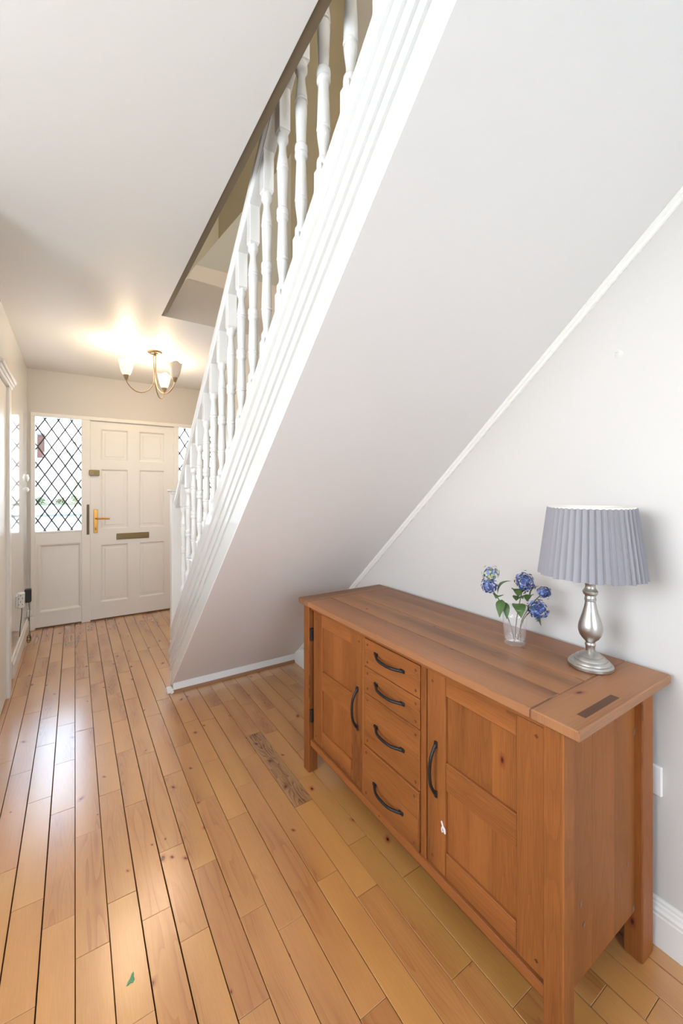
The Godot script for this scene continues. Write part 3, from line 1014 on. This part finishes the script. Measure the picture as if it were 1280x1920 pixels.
func sb_door(s: Node3D, z0: float, z1: float, hz: float, hinge_side: float) -> void:
	var d := part("door", s)
	var oak: Material = M.oak
	var fx := 0.955
	var y0 := 0.164
	var y1 := 0.780
	var w := 0.078
	for r in [[z0, z0 + w], [z1 - w, z1]]:
		mb(); wbox(Vector3(fx, y0, r[0]), Vector3(fx + 0.022, y1, r[1]), Vector3.UP, 1.02)
		commit("stile", oak, d)
	for r in [[y0, 0.240], [0.431, 0.518], [0.722, y1]]:
		mb(); wbox(Vector3(fx + 0.0004, r[0], z0 + w + 0.0004), Vector3(fx + 0.022, r[1], z1 - w - 0.0004), Vector3.BACK, 1.04)
		commit("rail", oak, d)
	for r in [[0.240, 0.431], [0.518, 0.722]]:
		mb()
		var n := 3
		var step := (z1 - z0 - 2 * w) / n
		for i in n:
			wbox(Vector3(fx + 0.010, r[0] - 0.004, z0 + w + i * step), Vector3(fx + 0.018, r[1] + 0.004, z0 + w + (i + 1) * step), Vector3.UP, 1.0, 0.0004)
		commit("panel", oak, d)
	tint = Color(0.5, 0.44, 0.4)
	for y in [y0 + 0.03, y1 - 0.03]:
		for z in [z0 + w * 0.3, z1 - w * 0.3]:
			mb()
			boxt(Transform3D(Basis(Vector3.RIGHT, PI / 4), Vector3(fx, y, z)), Vector3(0.002, 0.008, 0.008), 0.0008)
			commit("peg", oak, d)
	tint = Color.WHITE
	var zh := z0 - 0.008 if hinge_side > 0.0 else z1 + 0.002
	for y in ([0.275, 0.665] if hinge_side > 0.0 else []):
		mb(); box(Vector3(0.944, y - 0.03, zh - 0.010), Vector3(0.962, y + 0.03, zh + 0.006), 0.002)
		commit("hinge", M.iron, d)
	bow_handle(Vector3(fx, 0.556, hz), Vector3(fx, 0.400, hz), "handle", d)

# ---------------------------------------------------------------- lamp
func table_lamp() -> void:
	var c := Vector3(1.303, 0.8252, -0.621)
	var l := thing("table_lamp", "brushed nickel table lamp with a grey pleated shade on the sideboard", "lamp", c)
	mb()
	lathe([Vector2(0.0, 0.0), Vector2(0.058, 0.0), Vector2(0.0605, 0.004), Vector2(0.0605, 0.011), Vector2(0.057, 0.016), Vector2(0.053, 0.0175), Vector2(0.051, 0.022), Vector2(0.046, 0.026), Vector2(0.044, 0.0255), Vector2(0.041, 0.031), Vector2(0.034, 0.036), Vector2(0.032, 0.0355), Vector2(0.027, 0.041), Vector2(0.018, 0.046), Vector2(0.0135, 0.05)], c, 56, 0.85)
	commit("base", M.nickel, l)
	mb()
	lathe([Vector2(0.0135, 0.046), Vector2(0.0125, 0.052), Vector2(0.0125, 0.062), Vector2(0.0142, 0.066), Vector2(0.0142, 0.070), Vector2(0.0125, 0.074), Vector2(0.0135, 0.078), Vector2(0.022, 0.086), Vector2(0.0285, 0.096), Vector2(0.0325, 0.108), Vector2(0.0333, 0.118), Vector2(0.0315, 0.130), Vector2(0.0275, 0.144), Vector2(0.0225, 0.160), Vector2(0.0180, 0.176), Vector2(0.0152, 0.190), Vector2(0.0138, 0.198),
		Vector2(0.0158, 0.200), Vector2(0.0160, 0.206), Vector2(0.0145, 0.208), Vector2(0.0145, 0.216), Vector2(0.0185, 0.219), Vector2(0.0205, 0.224), Vector2(0.0205, 0.229), Vector2(0.0175, 0.233), Vector2(0.0150, 0.237), Vector2(0.0135, 0.243), Vector2(0.0150, 0.250), Vector2(0.0195, 0.254), Vector2(0.0200, 0.262), Vector2(0.0150, 0.264), Vector2(0.012, 0.266), Vector2(0.012, 0.31), Vector2(0.0, 0.31)], c, 40, 0.8)
	commit("stem", M.nickel, l)
	# pleated shade: knife pleats round a tapering ring
	var yb := 0.277
	var yt := 0.481
	var rb := 0.1405
	var rt := 0.1145
	var n := 46
	var sh := part("shade", l)
	mb()
	for i in n:
		var a0 := TAU * i / n
		var a1 := TAU * (i + 0.86) / n
		var a2 := TAU * (i + 1) / n
		var col := []
		for a in [[a0, -0.005], [a1, 0.004], [a2, -0.005]]:
			var u := Vector3(cos(a[0]), 0, sin(a[0]))
			col.append([c + u * (rb + a[1]) + Vector3.UP * (yb + 0.0015 * sin(i * 2.3)), c + u * (rt + a[1] * 0.8) + Vector3.UP * yt, u])
		for k in 2:
			var p: Array = col[k]
			var q: Array = col[k + 1]
			var nn: Vector3 = (q[0] - p[0]).cross(p[1] - p[0]).normalized()
			if nn.dot(p[2] + q[2]) < 0.0:
				nn = -nn
			face([p[0], q[0], q[1], p[1]], nn)
	commit("pleated_fabric", M.shade_fabric, sh)
	mb()
	lathe([Vector2(rt - 0.0065, yt + 0.001), Vector2(rb - 0.0075, yb + 0.002)], c, 60)
	lathe([Vector2(rb - 0.0075, yb), Vector2(rb - 0.006, yb)], c, 60)
	commit("lining", M.shade_lining, sh)
	mb()
	lathe([Vector2(rt - 0.005, yt - 0.002), Vector2(rt - 0.0005, yt - 0.002), Vector2(rt, yt + 0.001), Vector2(rt - 0.002, yt + 0.0025), Vector2(rt - 0.005, yt + 0.001), Vector2(rt - 0.005, yt - 0.002)], c, 60)
	commit("top_rim", M.shade_lining, sh)
	mb()
	for k in 3:
		var a := TAU * k / 3.0 + 0.4
		var u := Vector3(cos(a), 0, sin(a))
		tube([c + u * 0.018 + Vector3.UP * 0.44, c + u * 0.06 + Vector3.UP * 0.455, c + u * (rt - 0.005) + Vector3.UP * (yt - 0.003)], 0.0015, 6)
	lathe([Vector2(0.016, 0.436), Vector2(0.021, 0.436), Vector2(0.021, 0.441), Vector2(0.016, 0.441), Vector2(0.016, 0.436)], c, 24)
	commit("shade_carrier", M.white_plastic, sh)
	mb()
	lathe([Vector2(0.0125, 0.308), Vector2(0.0145, 0.31), Vector2(0.0145, 0.34), Vector2(0.013, 0.342), Vector2(0.011, 0.345), Vector2(0.011, 0.352), Vector2(0.020, 0.372), Vector2(0.026, 0.390), Vector2(0.026, 0.402), Vector2(0.020, 0.418), Vector2(0.009, 0.428), Vector2(0.0, 0.430)], c, 24)
	commit("bulb", M.white_plastic, l)

# ---------------------------------------------------------------- glass and flowers
func vase_and_flowers() -> void:
	var c := Vector3(1.286, 0.8253, -0.863)
	var v := thing("glass_tumbler", "clear faceted drinking glass half full of water holding blue flowers", "glass", c)
	mb()
	var fac := func(a: float, y: float) -> float:
		var k := smoothstep(0.105, 0.085, y)
		return 1.0 - 0.035 * k * absf(sin(a * 5.0))
	surf(60, 14, func(u: float, w: float) -> Vector3:
		var a := u * TAU
		var y := w * 0.125
		var r: float = lerpf(0.0345, 0.0425, pow(w, 0.8)) * fac.call(a, y)
		return c + Vector3(cos(a) * r, y, sin(a) * r))
	lathe([Vector2(0.0, 0.003), Vector2(0.028, 0.002), Vector2(0.031, 0.0), Vector2(0.0345, 0.0)], c, 60)
	lathe([Vector2(0.0425, 0.125), Vector2(0.0415, 0.126), Vector2(0.0400, 0.125), Vector2(0.0385, 0.08), Vector2(0.0340, 0.03), Vector2(0.0315, 0.014), Vector2(0.0, 0.012)], c, 60)
	commit("tumbler", M.tumbler_glass, v)
	mb()
	lathe([Vector2(0.0, 0.0125), Vector2(0.0312, 0.0145), Vector2(0.0337, 0.03), Vector2(0.0378, 0.076), Vector2(0.0, 0.076)], c, 48)
	commit("water", M.water, v)
	var blue := [Color(0.05, 0.09, 0.27), Color(0.09, 0.14, 0.36), Color(0.15, 0.21, 0.44), Color(0.03, 0.05, 0.17)]
	var lime := [Color(0.35, 0.42, 0.18), Color(0.50, 0.52, 0.30), Color(0.13, 0.20, 0.50)]
	var vp := Vector3(1.286, 0.90, -0.863)
	# head centre, radius, colours, florets; leaves from, to, width; label
	sprig(vp + Vector3(-0.016, 0.0, -0.010), Vector3(-0.012, -0.062, 0.006), [[Vector3(1.208, 1.024, -0.909), 0.030, blue, 64], [Vector3(1.210, 1.068, -0.905), 0.029, lime, 54]],
		[[Vector3(1.235, 0.995, -0.895), Vector3(1.265, 1.052, -0.862), 0.030], [Vector3(1.243, 0.985, -0.892), Vector3(1.205, 0.985, -0.880), 0.036], [Vector3(1.250, 0.975, -0.888), Vector3(1.214, 0.925, -0.872), 0.030], [Vector3(1.255, 0.968, -0.886), Vector3(1.235, 0.918, -0.858), 0.026]], "tall flower stem with a blue and lime head leaning to the wall side")
	sprig(vp + Vector3(0.004, 0.0, 0.004), Vector3(0.010, -0.062, -0.004), [[Vector3(1.312, 1.038, -0.842), 0.037, blue, 96]],
		[[Vector3(1.294, 0.985, -0.855), Vector3(1.250, 1.025, -0.850), 0.032], [Vector3(1.296, 0.995, -0.852), Vector3(1.345, 1.005, -0.835), 0.028], [Vector3(1.290, 0.962, -0.858), Vector3(1.255, 0.930, -0.818), 0.044], [Vector3(1.288, 0.972, -0.858), Vector3(1.262, 0.995, -0.815), 0.036]], "upright flower stem with a round deep blue head in the middle")
	sprig(vp + Vector3(0.018, 0.0, 0.014), Vector3(0.016, -0.060, 0.012), [[Vector3(1.340, 1.010, -0.788), 0.023, blue, 44]],
		[[Vector3(1.318, 0.982, -0.825), Vector3(1.330, 1.035, -0.800), 0.026], [Vector3(1.312, 0.972, -0.832), Vector3(1.296, 1.005, -0.800), 0.030]], "thin flower stem with the smallest blue head, nearest the lamp")
	sprig(vp + Vector3(0.012, 0.002, 0.022), Vector3(-0.004, -0.058, 0.014), [[Vector3(1.302, 0.958, -0.788), 0.036, blue, 96]],
		[[Vector3(1.300, 0.956, -0.820), Vector3(1.270, 0.958, -0.780), 0.030], [Vector3(1.305, 0.945, -0.825), Vector3(1.312, 0.902, -0.782), 0.034]], "short drooping flower stem with a large blue head over the glass rim")

func sprig(rim: Vector3, foot: Vector3, heads: Array, leaves: Array, label: String) -> void:
	var c := Vector3(1.286, 0.8253, -0.863)
	var f := c + Vector3(foot.x, 0.016, foot.z)
	var s := thing("flower_sprig", label, "flower", f, "blue flower stems in the glass")
	var hd: Vector3 = heads[0][0]
	var path := curve([f, rim, rim.lerp(hd, 0.5) + Vector3(0, 0.012, 0), hd], 6)
	mb(); tube(path, 0.0022, 6, 0.0016)
	if heads.size() > 1:
		tube([hd, heads[1][0]], 0.0016, 6)
	commit("stem", M.stem, s)
	for h in heads:
		var cc: Vector3 = h[0]
		var r: float = h[1]
		var n: int = int(h[3] * 1.35)
		mb()
		for i in n:
			var y := 1.0 - 2.0 * (i + 0.5) / n
			var a := i * 2.39996
			var q := sqrt(maxf(0.0, 1.0 - y * y))
			var d := Vector3(cos(a) * q, y, sin(a) * q)
			var lump := 0.78 + 0.22 * sin(d.x * 5.0 + r * 300.0) * cos(d.z * 4.0 + d.y * 3.0)
			var p := cc + d * r * rng.randf_range(0.8, 1.12) * lump
			var k: Color = h[2][rng.randi_range(0, h[2].size() - 1)]
			floret(p, (d + Vector3(rng.randf_range(-0.4, 0.4), 0.1, rng.randf_range(-0.4, 0.4))).normalized(), rng.randf_range(0.0048, 0.0072), k)
		var o := commit("flower_head", M.petal, s)
		o.set_meta("kind", "stuff")
	for lf in leaves:
		mb(); leaf(lf[0], lf[1] + Vector3(0, 0.012, 0), lf[2])
		commit("leaf", M.leaf, s)
	tint = Color.WHITE

func floret(p: Vector3, n: Vector3, r: float, k: Color) -> void:
	var sx := n.cross(Vector3.UP if absf(n.y) < 0.9 else Vector3.RIGHT).normalized()
	var sy := n.cross(sx)
	tint = k
	for i in 4:
		var a := TAU * i / 4.0 + r * 900.0
		var d := sx * cos(a) + sy * sin(a)
		var e := sx * cos(a + PI / 2) + sy * sin(a + PI / 2)
		var b := p + d * r * 0.95 + n * r * 0.25
		var m1 := p + d * r * 0.55 + e * r * 0.48 + n * r * 0.28
		var m2 := p + d * r * 0.55 - e * r * 0.48 + n * r * 0.28
		tri(p, m1, b, n, n, n)
		tri(p, b, m2, n, n, n)
	tint = Color(k.r * 1.8 + 0.1, k.g * 1.8 + 0.1, k.b * 1.4)
	face([p + sx * r * 0.16 + n * r * 0.2, p + sy * r * 0.16 + n * r * 0.2, p - sx * r * 0.16 + n * r * 0.2, p - sy * r * 0.16 + n * r * 0.2], n)
	tint = Color.WHITE

func leaf(a: Vector3, b: Vector3, w: float) -> void:
	var d := b - a
	var side := d.cross(Vector3.UP).normalized()
	var up := side.cross(d).normalized()
	var sh := rng.randf_range(0.8, 1.15)
	tint = Color(0.085 * sh, 0.15 * sh, 0.045 * sh)
	var rows := []
	for i in 7:
		var t := i / 6.0
		var ww := w * 0.5 * sin(PI * pow(t, 0.8)) * (1.0 if i < 6 else 0.0) + 0.0006
		var mid := a + d * t + Vector3.DOWN * d.length() * 0.25 * t * t + up * d.length() * 0.12 * sin(PI * t)
		rows.append([mid - side * ww + up * ww * 0.35, mid, mid + side * ww + up * ww * 0.35])
	for i in 6:
		for j in 2:
			var q := [rows[i][j], rows[i][j + 1], rows[i + 1][j + 1], rows[i + 1][j]]
			var n: Vector3 = (q[1] - q[0]).cross(q[3] - q[0]).normalized()
			if n.dot(up) < 0.0:
				n = -n
			tri(q[0], q[1], q[2], n, n, n)
			tri(q[0], q[2], q[3], n, n, n)

# ---------------------------------------------------------------- ceiling light with three arms
func chandelier() -> void:
	var c := Vector3(0.569, CEIL, -3.772)
	var l := thing("ceiling_light", "three-armed antique brass ceiling light with tulip glass shades, two lit", "ceiling light", c)
	var metal: Material = M.antique_metal
	mb()
	lathe([Vector2(0.0, -0.034), Vector2(0.010, -0.033), Vector2(0.016, -0.026), Vector2(0.030, -0.022), Vector2(0.034, -0.016), Vector2(0.052, -0.012), Vector2(0.058, -0.006), Vector2(0.058, 0.0)], c, 36, 0.8)
	commit("canopy", metal, l)
	var R := Vector3(cos(YAW), 0, sin(YAW))
	var F := Vector3(sin(YAW), 0, -cos(YAW))
	var k := 0
	for deg in [232.0, 95.0, 334.0]:
		var a := deg_to_rad(deg)
		var d := R * cos(a) + F * sin(a)
		var arm := part("arm", l)
		mb()
		var pts := []
		for q in [[0.012, -0.025], [0.010, -0.10], [0.006, -0.19], [0.012, -0.26], [0.045, -0.325], [0.10, -0.362], [0.155, -0.364], [0.20, -0.338], [0.228, -0.305], [0.235, -0.278]]:
			pts.append(c + d * q[0] + Vector3.UP * q[1])
		tube(curve(pts, 4), 0.0042, 8)
		commit("tube", metal, arm)
		var b := c + d * 0.235 + Vector3(0, -0.072, 0)
		mb()
		lathe([Vector2(0.0, -0.215), Vector2(0.009, -0.213), Vector2(0.013, -0.205), Vector2(0.022, -0.182), Vector2(0.0235, -0.172), Vector2(0.02, -0.172), Vector2(0.0, -0.174)], b, 24)
		commit("cup", metal, arm)
		mb()
		var tul := func(u: float, w: float, inset: float) -> Vector3:
			var t := u * TAU
			var wave := 0.5 + 0.5 * cos(t * 4.0)
			var y := lerpf(-0.176, -0.062 + 0.014 * wave, w)
			var r := lerpf(0.022, 0.059, pow(w, 0.55)) - inset - 0.005 * w * w * (1.0 - wave)
			return b + Vector3(cos(t) * r, y, sin(t) * r)
		surf(48, 12, func(u: float, w: float) -> Vector3: return tul.call(u, w, 0.0))
		surf(48, 12, func(u: float, w: float) -> Vector3: return tul.call(u, w, 0.0025), -1.0)
		var lit := k < 2
		commit("glass_shade", M.opal_lit if lit else M.opal_glass, arm)
		mb()
		lathe([Vector2(0.0, -0.172), Vector2(0.010, -0.172), Vector2(0.010, -0.155), Vector2(0.017, -0.135), Vector2(0.021, -0.118), Vector2(0.018, -0.103), Vector2(0.010, -0.093), Vector2(0.0, -0.090)], b, 20)
		commit("bulb", M.lit_bulb if lit else M.white_plastic, arm)
		if lit:
			var o := OmniLight3D.new()
			o.name = "bulb_light"
			o.light_color = c8(255, 228, 192)
			o.light_energy = 0.22
			o.light_size = 0.015
			o.omni_range = 12.0
			o.omni_attenuation = 2.0
			o.shadow_enabled = true
			arm.add_child(o, true)
			o.position = d * 0.235 + Vector3(0, -0.19, 0)
		k += 1

# ---------------------------------------------------------------- sockets and other fittings
func socket(nm: String, label: String, p: Vector3, side: float, w: float, h: float) -> Node3D:
	var s := thing(nm, label, "socket", p)
	mb(); box(p + Vector3(0, -h * 0.5, -w * 0.5), p + Vector3(side * 0.012, h * 0.5, w * 0.5), 0.003)
	commit("face_plate", M.white_plastic, s)
	for dz in [-0.25, 0.25]:
		mb(); box(p + Vector3(side * 0.010, h * 0.22, w * dz - 0.008), p + Vector3(side * 0.016, h * 0.40, w * dz + 0.008), 0.002)
		commit("rocker", M.white_plastic, s)
		for q in [[0.0, 0.05, 0.004, 0.008], [-0.011, -0.14, 0.006, 0.004], [0.011, -0.14, 0.006, 0.004]]:
			mb(); box(p + Vector3(side * 0.0118, h * q[1] - q[3] * 0.5, w * dz + q[0] - q[2] * 0.5), p + Vector3(side * 0.0126, h * q[1] + q[3] * 0.5, w * dz + q[0] + q[2] * 0.5))
			commit("pin_hole", M.dark_gap, s)
	return s

func small_fittings() -> void:
	socket("wall_socket", "white wall socket peeping out behind the right end of the sideboard", Vector3(RW, 0.487, -0.568), -1.0, 0.146, 0.088)
	var p := Vector3(LW, 0.485, -4.09)
	var w := thing("wall_socket", "white plug-in socket block low on the glossy left wall of the hall", "socket", p)
	mb(); box(p + Vector3(0, -0.045, -0.10), p + Vector3(0.010, 0.045, 0.06), 0.003)
	commit("face_plate", M.white_plastic, w)
	mb(); box(p + Vector3(0.010, -0.058, -0.035), p + Vector3(0.052, 0.058, 0.035), 0.006)
	commit("adaptor_block", M.white_plastic, w)
	for q in [[-0.012, 0.0], [0.012, 0.0], [0.0, 0.022]]:
		for dy in [-0.028, 0.02]:
			mb(); box(p + Vector3(0.029 + q[0] - 0.002, dy + q[1] - 0.004, 0.0345), p + Vector3(0.029 + q[0] + 0.002, dy + q[1] + 0.004, 0.0356))
			commit("pin_hole", M.dark_gap, w)
	p = Vector3(LW + 0.0105, 0.50, -4.17)
	var a := thing("power_adaptor", "black power adaptor plugged in beyond the white socket block", "adaptor", p)
	mb(); box(p + Vector3(0, -0.03, -0.018), p + Vector3(0.035, 0.03, 0.018), 0.005)
	box(p + Vector3(0.035, -0.055, -0.022), p + Vector3(0.078, 0.055, 0.024), 0.006)
	commit("housing", M.black_plastic, a)
	mb()
	tube(curve([p + Vector3(0.06, -0.05, 0.0), p + Vector3(0.062, -0.13, -0.04), p + Vector3(0.055, -0.22, -0.12), p + Vector3(0.05, -0.33, -0.22), p + Vector3(0.045, -0.43, -0.32)], 5), 0.0022, 6)
	commit("cable", M.black_plastic, a)
	mb()
	var e := Vector3(-0.338, 0.005, -4.50)
	var loop := []
	for i in 22:
		var t := TAU * i / 10.0
		loop.append(e + Vector3(0.014 * cos(t), 0.004 + 0.028 * (1.0 + sin(t)) + 0.0012 * i, 0.01 * sin(t * 0.5)))
	tube(loop, 0.0028, 6)
	commit("coiled_cable", M.black_plastic, a)
	org = Vector3(LW + 0.03, 0.40, -4.06)
	mb()
	tube(curve([Vector3(LW + 0.035, 0.428, -4.07), Vector3(LW + 0.034, 0.37, -4.06), Vector3(LW + 0.028, 0.29, -4.05), Vector3(LW + 0.024, 0.21, -4.04)], 4), 0.003, 6)
	tag(commit("cable", M.black_plastic), "short black cable hanging straight down below the white socket block", "cable")
	org = Vector3(-0.37, 0.17, DW)
	mb(); box(Vector3(-0.384, 0.135, DW), Vector3(-0.345, 0.20, DW + 0.03), 0.005)
	tag(commit("junction_box", M.white_plastic), "small white cable box above the corner baseboard block", "cable box")
	for q in [[1.47, 0.035, "round white bell push cover on the left wall beside the window, upper of two"], [1.36, 0.022, "small white hook on the left wall, lower of two fittings"]]:
		var y: float = q[0]
		var r: float = q[1]
		org = Vector3(LW, y, -4.84)
		mb()
		lathe([Vector2(r, 0.0), Vector2(r, 0.012), Vector2(r * 0.8, 0.018), Vector2(r * 0.45, 0.02), Vector2(0.0, 0.026)], org, 20)
		var o := commit("wall_fitting", M.white_plastic)
		o.basis = Basis(Vector3.BACK, -PI / 2)
		tag(o, q[2], "wall fitting")

# ---------------------------------------------------------------- what shows through the leaded glass
func leaf_cloud(c: Vector3, r: Vector3, n: int, size: float, cols: Array) -> void:
	for i in n:
		var d := Vector3(rng.randfn(), rng.randfn(), rng.randfn()).normalized() * pow(rng.randf(), 0.4)
		var p := c + d * r
		var nn := (d + Vector3(rng.randf_range(-0.6, 0.6), rng.randf_range(0.0, 0.8), rng.randf_range(-0.6, 0.6))).normalized()
		var sx := nn.cross(Vector3(0.3, 0.9, 0.2)).normalized()
		var sy := nn.cross(sx)
		tint = cols[rng.randi_range(0, cols.size() - 1)]
		var q := size * rng.randf_range(0.6, 1.3)
		face([p - sx * q, p + sy * q * 0.5, p + sx * q, p - sy * q * 0.5], nn)
	tint = Color.WHITE

func shrub(nm: String, label: String, c: Vector3, r: Vector3, n: int, cols: Array, stem_h: float, cat := "shrub") -> void:
	var s := thing(nm, label, cat, c)
	mb(); leaf_cloud(c + Vector3(0, stem_h + r.y, 0), r, n, 0.09, cols)
	commit("foliage", M.foliage, s).set_meta("kind", "stuff")
	mb()
	for i in 3:
		tube([c + Vector3(0.06 * (i - 1), 0, 0), c + Vector3(0.12 * (i - 1), stem_h * 0.6, 0.05), c + Vector3(0.3 * (i - 1) * r.x, stem_h + r.y, 0)], 0.014 + 0.003 * stem_h, 6, 0.008)
	commit("stems", M.stem, s)

func garden() -> void:
	org = Vector3.ZERO
	mb(); box(Vector3(-40, -0.5, -90), Vector3(40, -0.25, -5.2))
	box(Vector3(-40, -0.5, -5.2), Vector3(-2.8, -0.25, 40)); box(Vector3(1.62, -0.5, -5.2), Vector3(40, -0.25, 40)); box(Vector3(-2.8, -0.5, 2.6), Vector3(1.62, -0.25, 40))
	shell_piece("ground", "pale paved drive and street outside the front door", "ground", M.paving)
	org = Vector3(-2, -0.25, -30)
	mb(); box(Vector3(-9, -0.26, -30.5), Vector3(9, -0.12, -29.9), 0.03)
	shell_piece("kerb", "dark stone kerb across the street outside", "kerb", M.kerb_stone)
	org = Vector3(-2, -0.25, -54)
	mb(); box(Vector3(-14, -0.26, -58), Vector3(10, -0.18, -52), 0.02)
	tag(shell_piece("lawn", "strip of green lawn in front of the far house", "lawn", M.lawn), "strip of green lawn in front of the far house", "lawn")
	# far house
	var h := thing("house", "white rendered house far across the street with a brick chimney", "house", Vector3(-4, -0.25, -64))
	mb(); box(Vector3(-14, -0.25, -70), Vector3(5, 4.6, -62))
	commit("wall", M.render_wall, h)
	mb(); prism(PackedVector2Array([Vector2(-61.4, 4.5), Vector2(-70.6, 4.5), Vector2(-66, 6.2)]), Vector3(-14.5, 0, 0), Vector3.BACK, Vector3.UP, Vector3(20, 0, 0))
	var rf := commit("roof", M.roof_pale, h)
	var ch := part("chimney", h)
	for i in 22:
		var off := 0.0 if i % 2 == 0 else 0.02
		mb()
		var v := rng.randf_range(0.8, 1.15)
		tint = Color(v, v, v)
		box(Vector3(-3.98 + off, 5.35 + i * 0.13, -64.4), Vector3(-3.22 + off, 5.465 + i * 0.13, -63.7), 0.01)
		commit("brick_course", M.chimney_brick, ch)
	tint = Color.WHITE
	mb(); box(Vector3(-4.05, 8.21, -64.5), Vector3(-3.15, 8.45, -63.6), 0.04)
	commit("cap", M.kerb_stone, ch)
	for x in [-10.5, -6.5, 1.2]:
		mb(); box(Vector3(x, 0.9, -62.0), Vector3(x + 1.6, 2.3, -61.93))
		var wf := commit("window", M.render_wall, h)
		mb(); box(Vector3(x + 0.1, 1.0, -61.94), Vector3(x + 1.5, 2.2, -61.91))
		commit("pane", M.roof_pale, wf)
	var green := [Color(0.025, 0.074, 0.005), Color(0.043, 0.112, 0.005), Color(0.017, 0.043, 0.005), Color(0.060, 0.074, 0.011)]
	var rust := [Color(0.084, 0.063, 0.014), Color(0.051, 0.074, 0.007), Color(0.101, 0.088, 0.022)]
	var lime := [Color(0.060, 0.137, 0.005), Color(0.084, 0.162, 0.007), Color(0.043, 0.099, 0.005)]
	shrub("shrub", "low dark green shrub on the far lawn, seen through the left side window", Vector3(-3.0, -0.2, -52.8), Vector3(0.75, 0.5, 0.5), 420, green, 0.05)
	shrub("shrub", "low rust-tinged shrub beside the dark green one on the far lawn", Vector3(-1.35, -0.2, -53.9), Vector3(0.75, 0.38, 0.4), 320, rust, 0.05)
	shrub("shrub", "small bright green bush beside the far lawn", Vector3(0.0, -0.2, -50.0), Vector3(0.4, 0.6, 0.4), 300, green, 0.05)
	shrub("sapling", "thin young tree with a tuft of lime leaves, seen high in the side window", Vector3(-0.45, -0.25, -38.0), Vector3(0.42, 0.42, 0.4), 160, lime, 3.9, "tree")
	shrub("sapling", "slim tree with lime leaves beside the window mullion", Vector3(0.28, -0.25, -36.0), Vector3(0.5, 0.5, 0.4), 200, lime, 1.3, "tree")
	shrub("sapling", "slim tree with dark leaves near the top of the side window", Vector3(0.05, -0.25, -44.0), Vector3(0.3, 0.35, 0.3), 90, green, 5.5, "tree")
	shrub("sapling", "tree of dark leaves seen through the right side window", Vector3(9.5, -0.25, -38.0), Vector3(1.5, 1.6, 1.0), 400, green, 3.8, "tree")
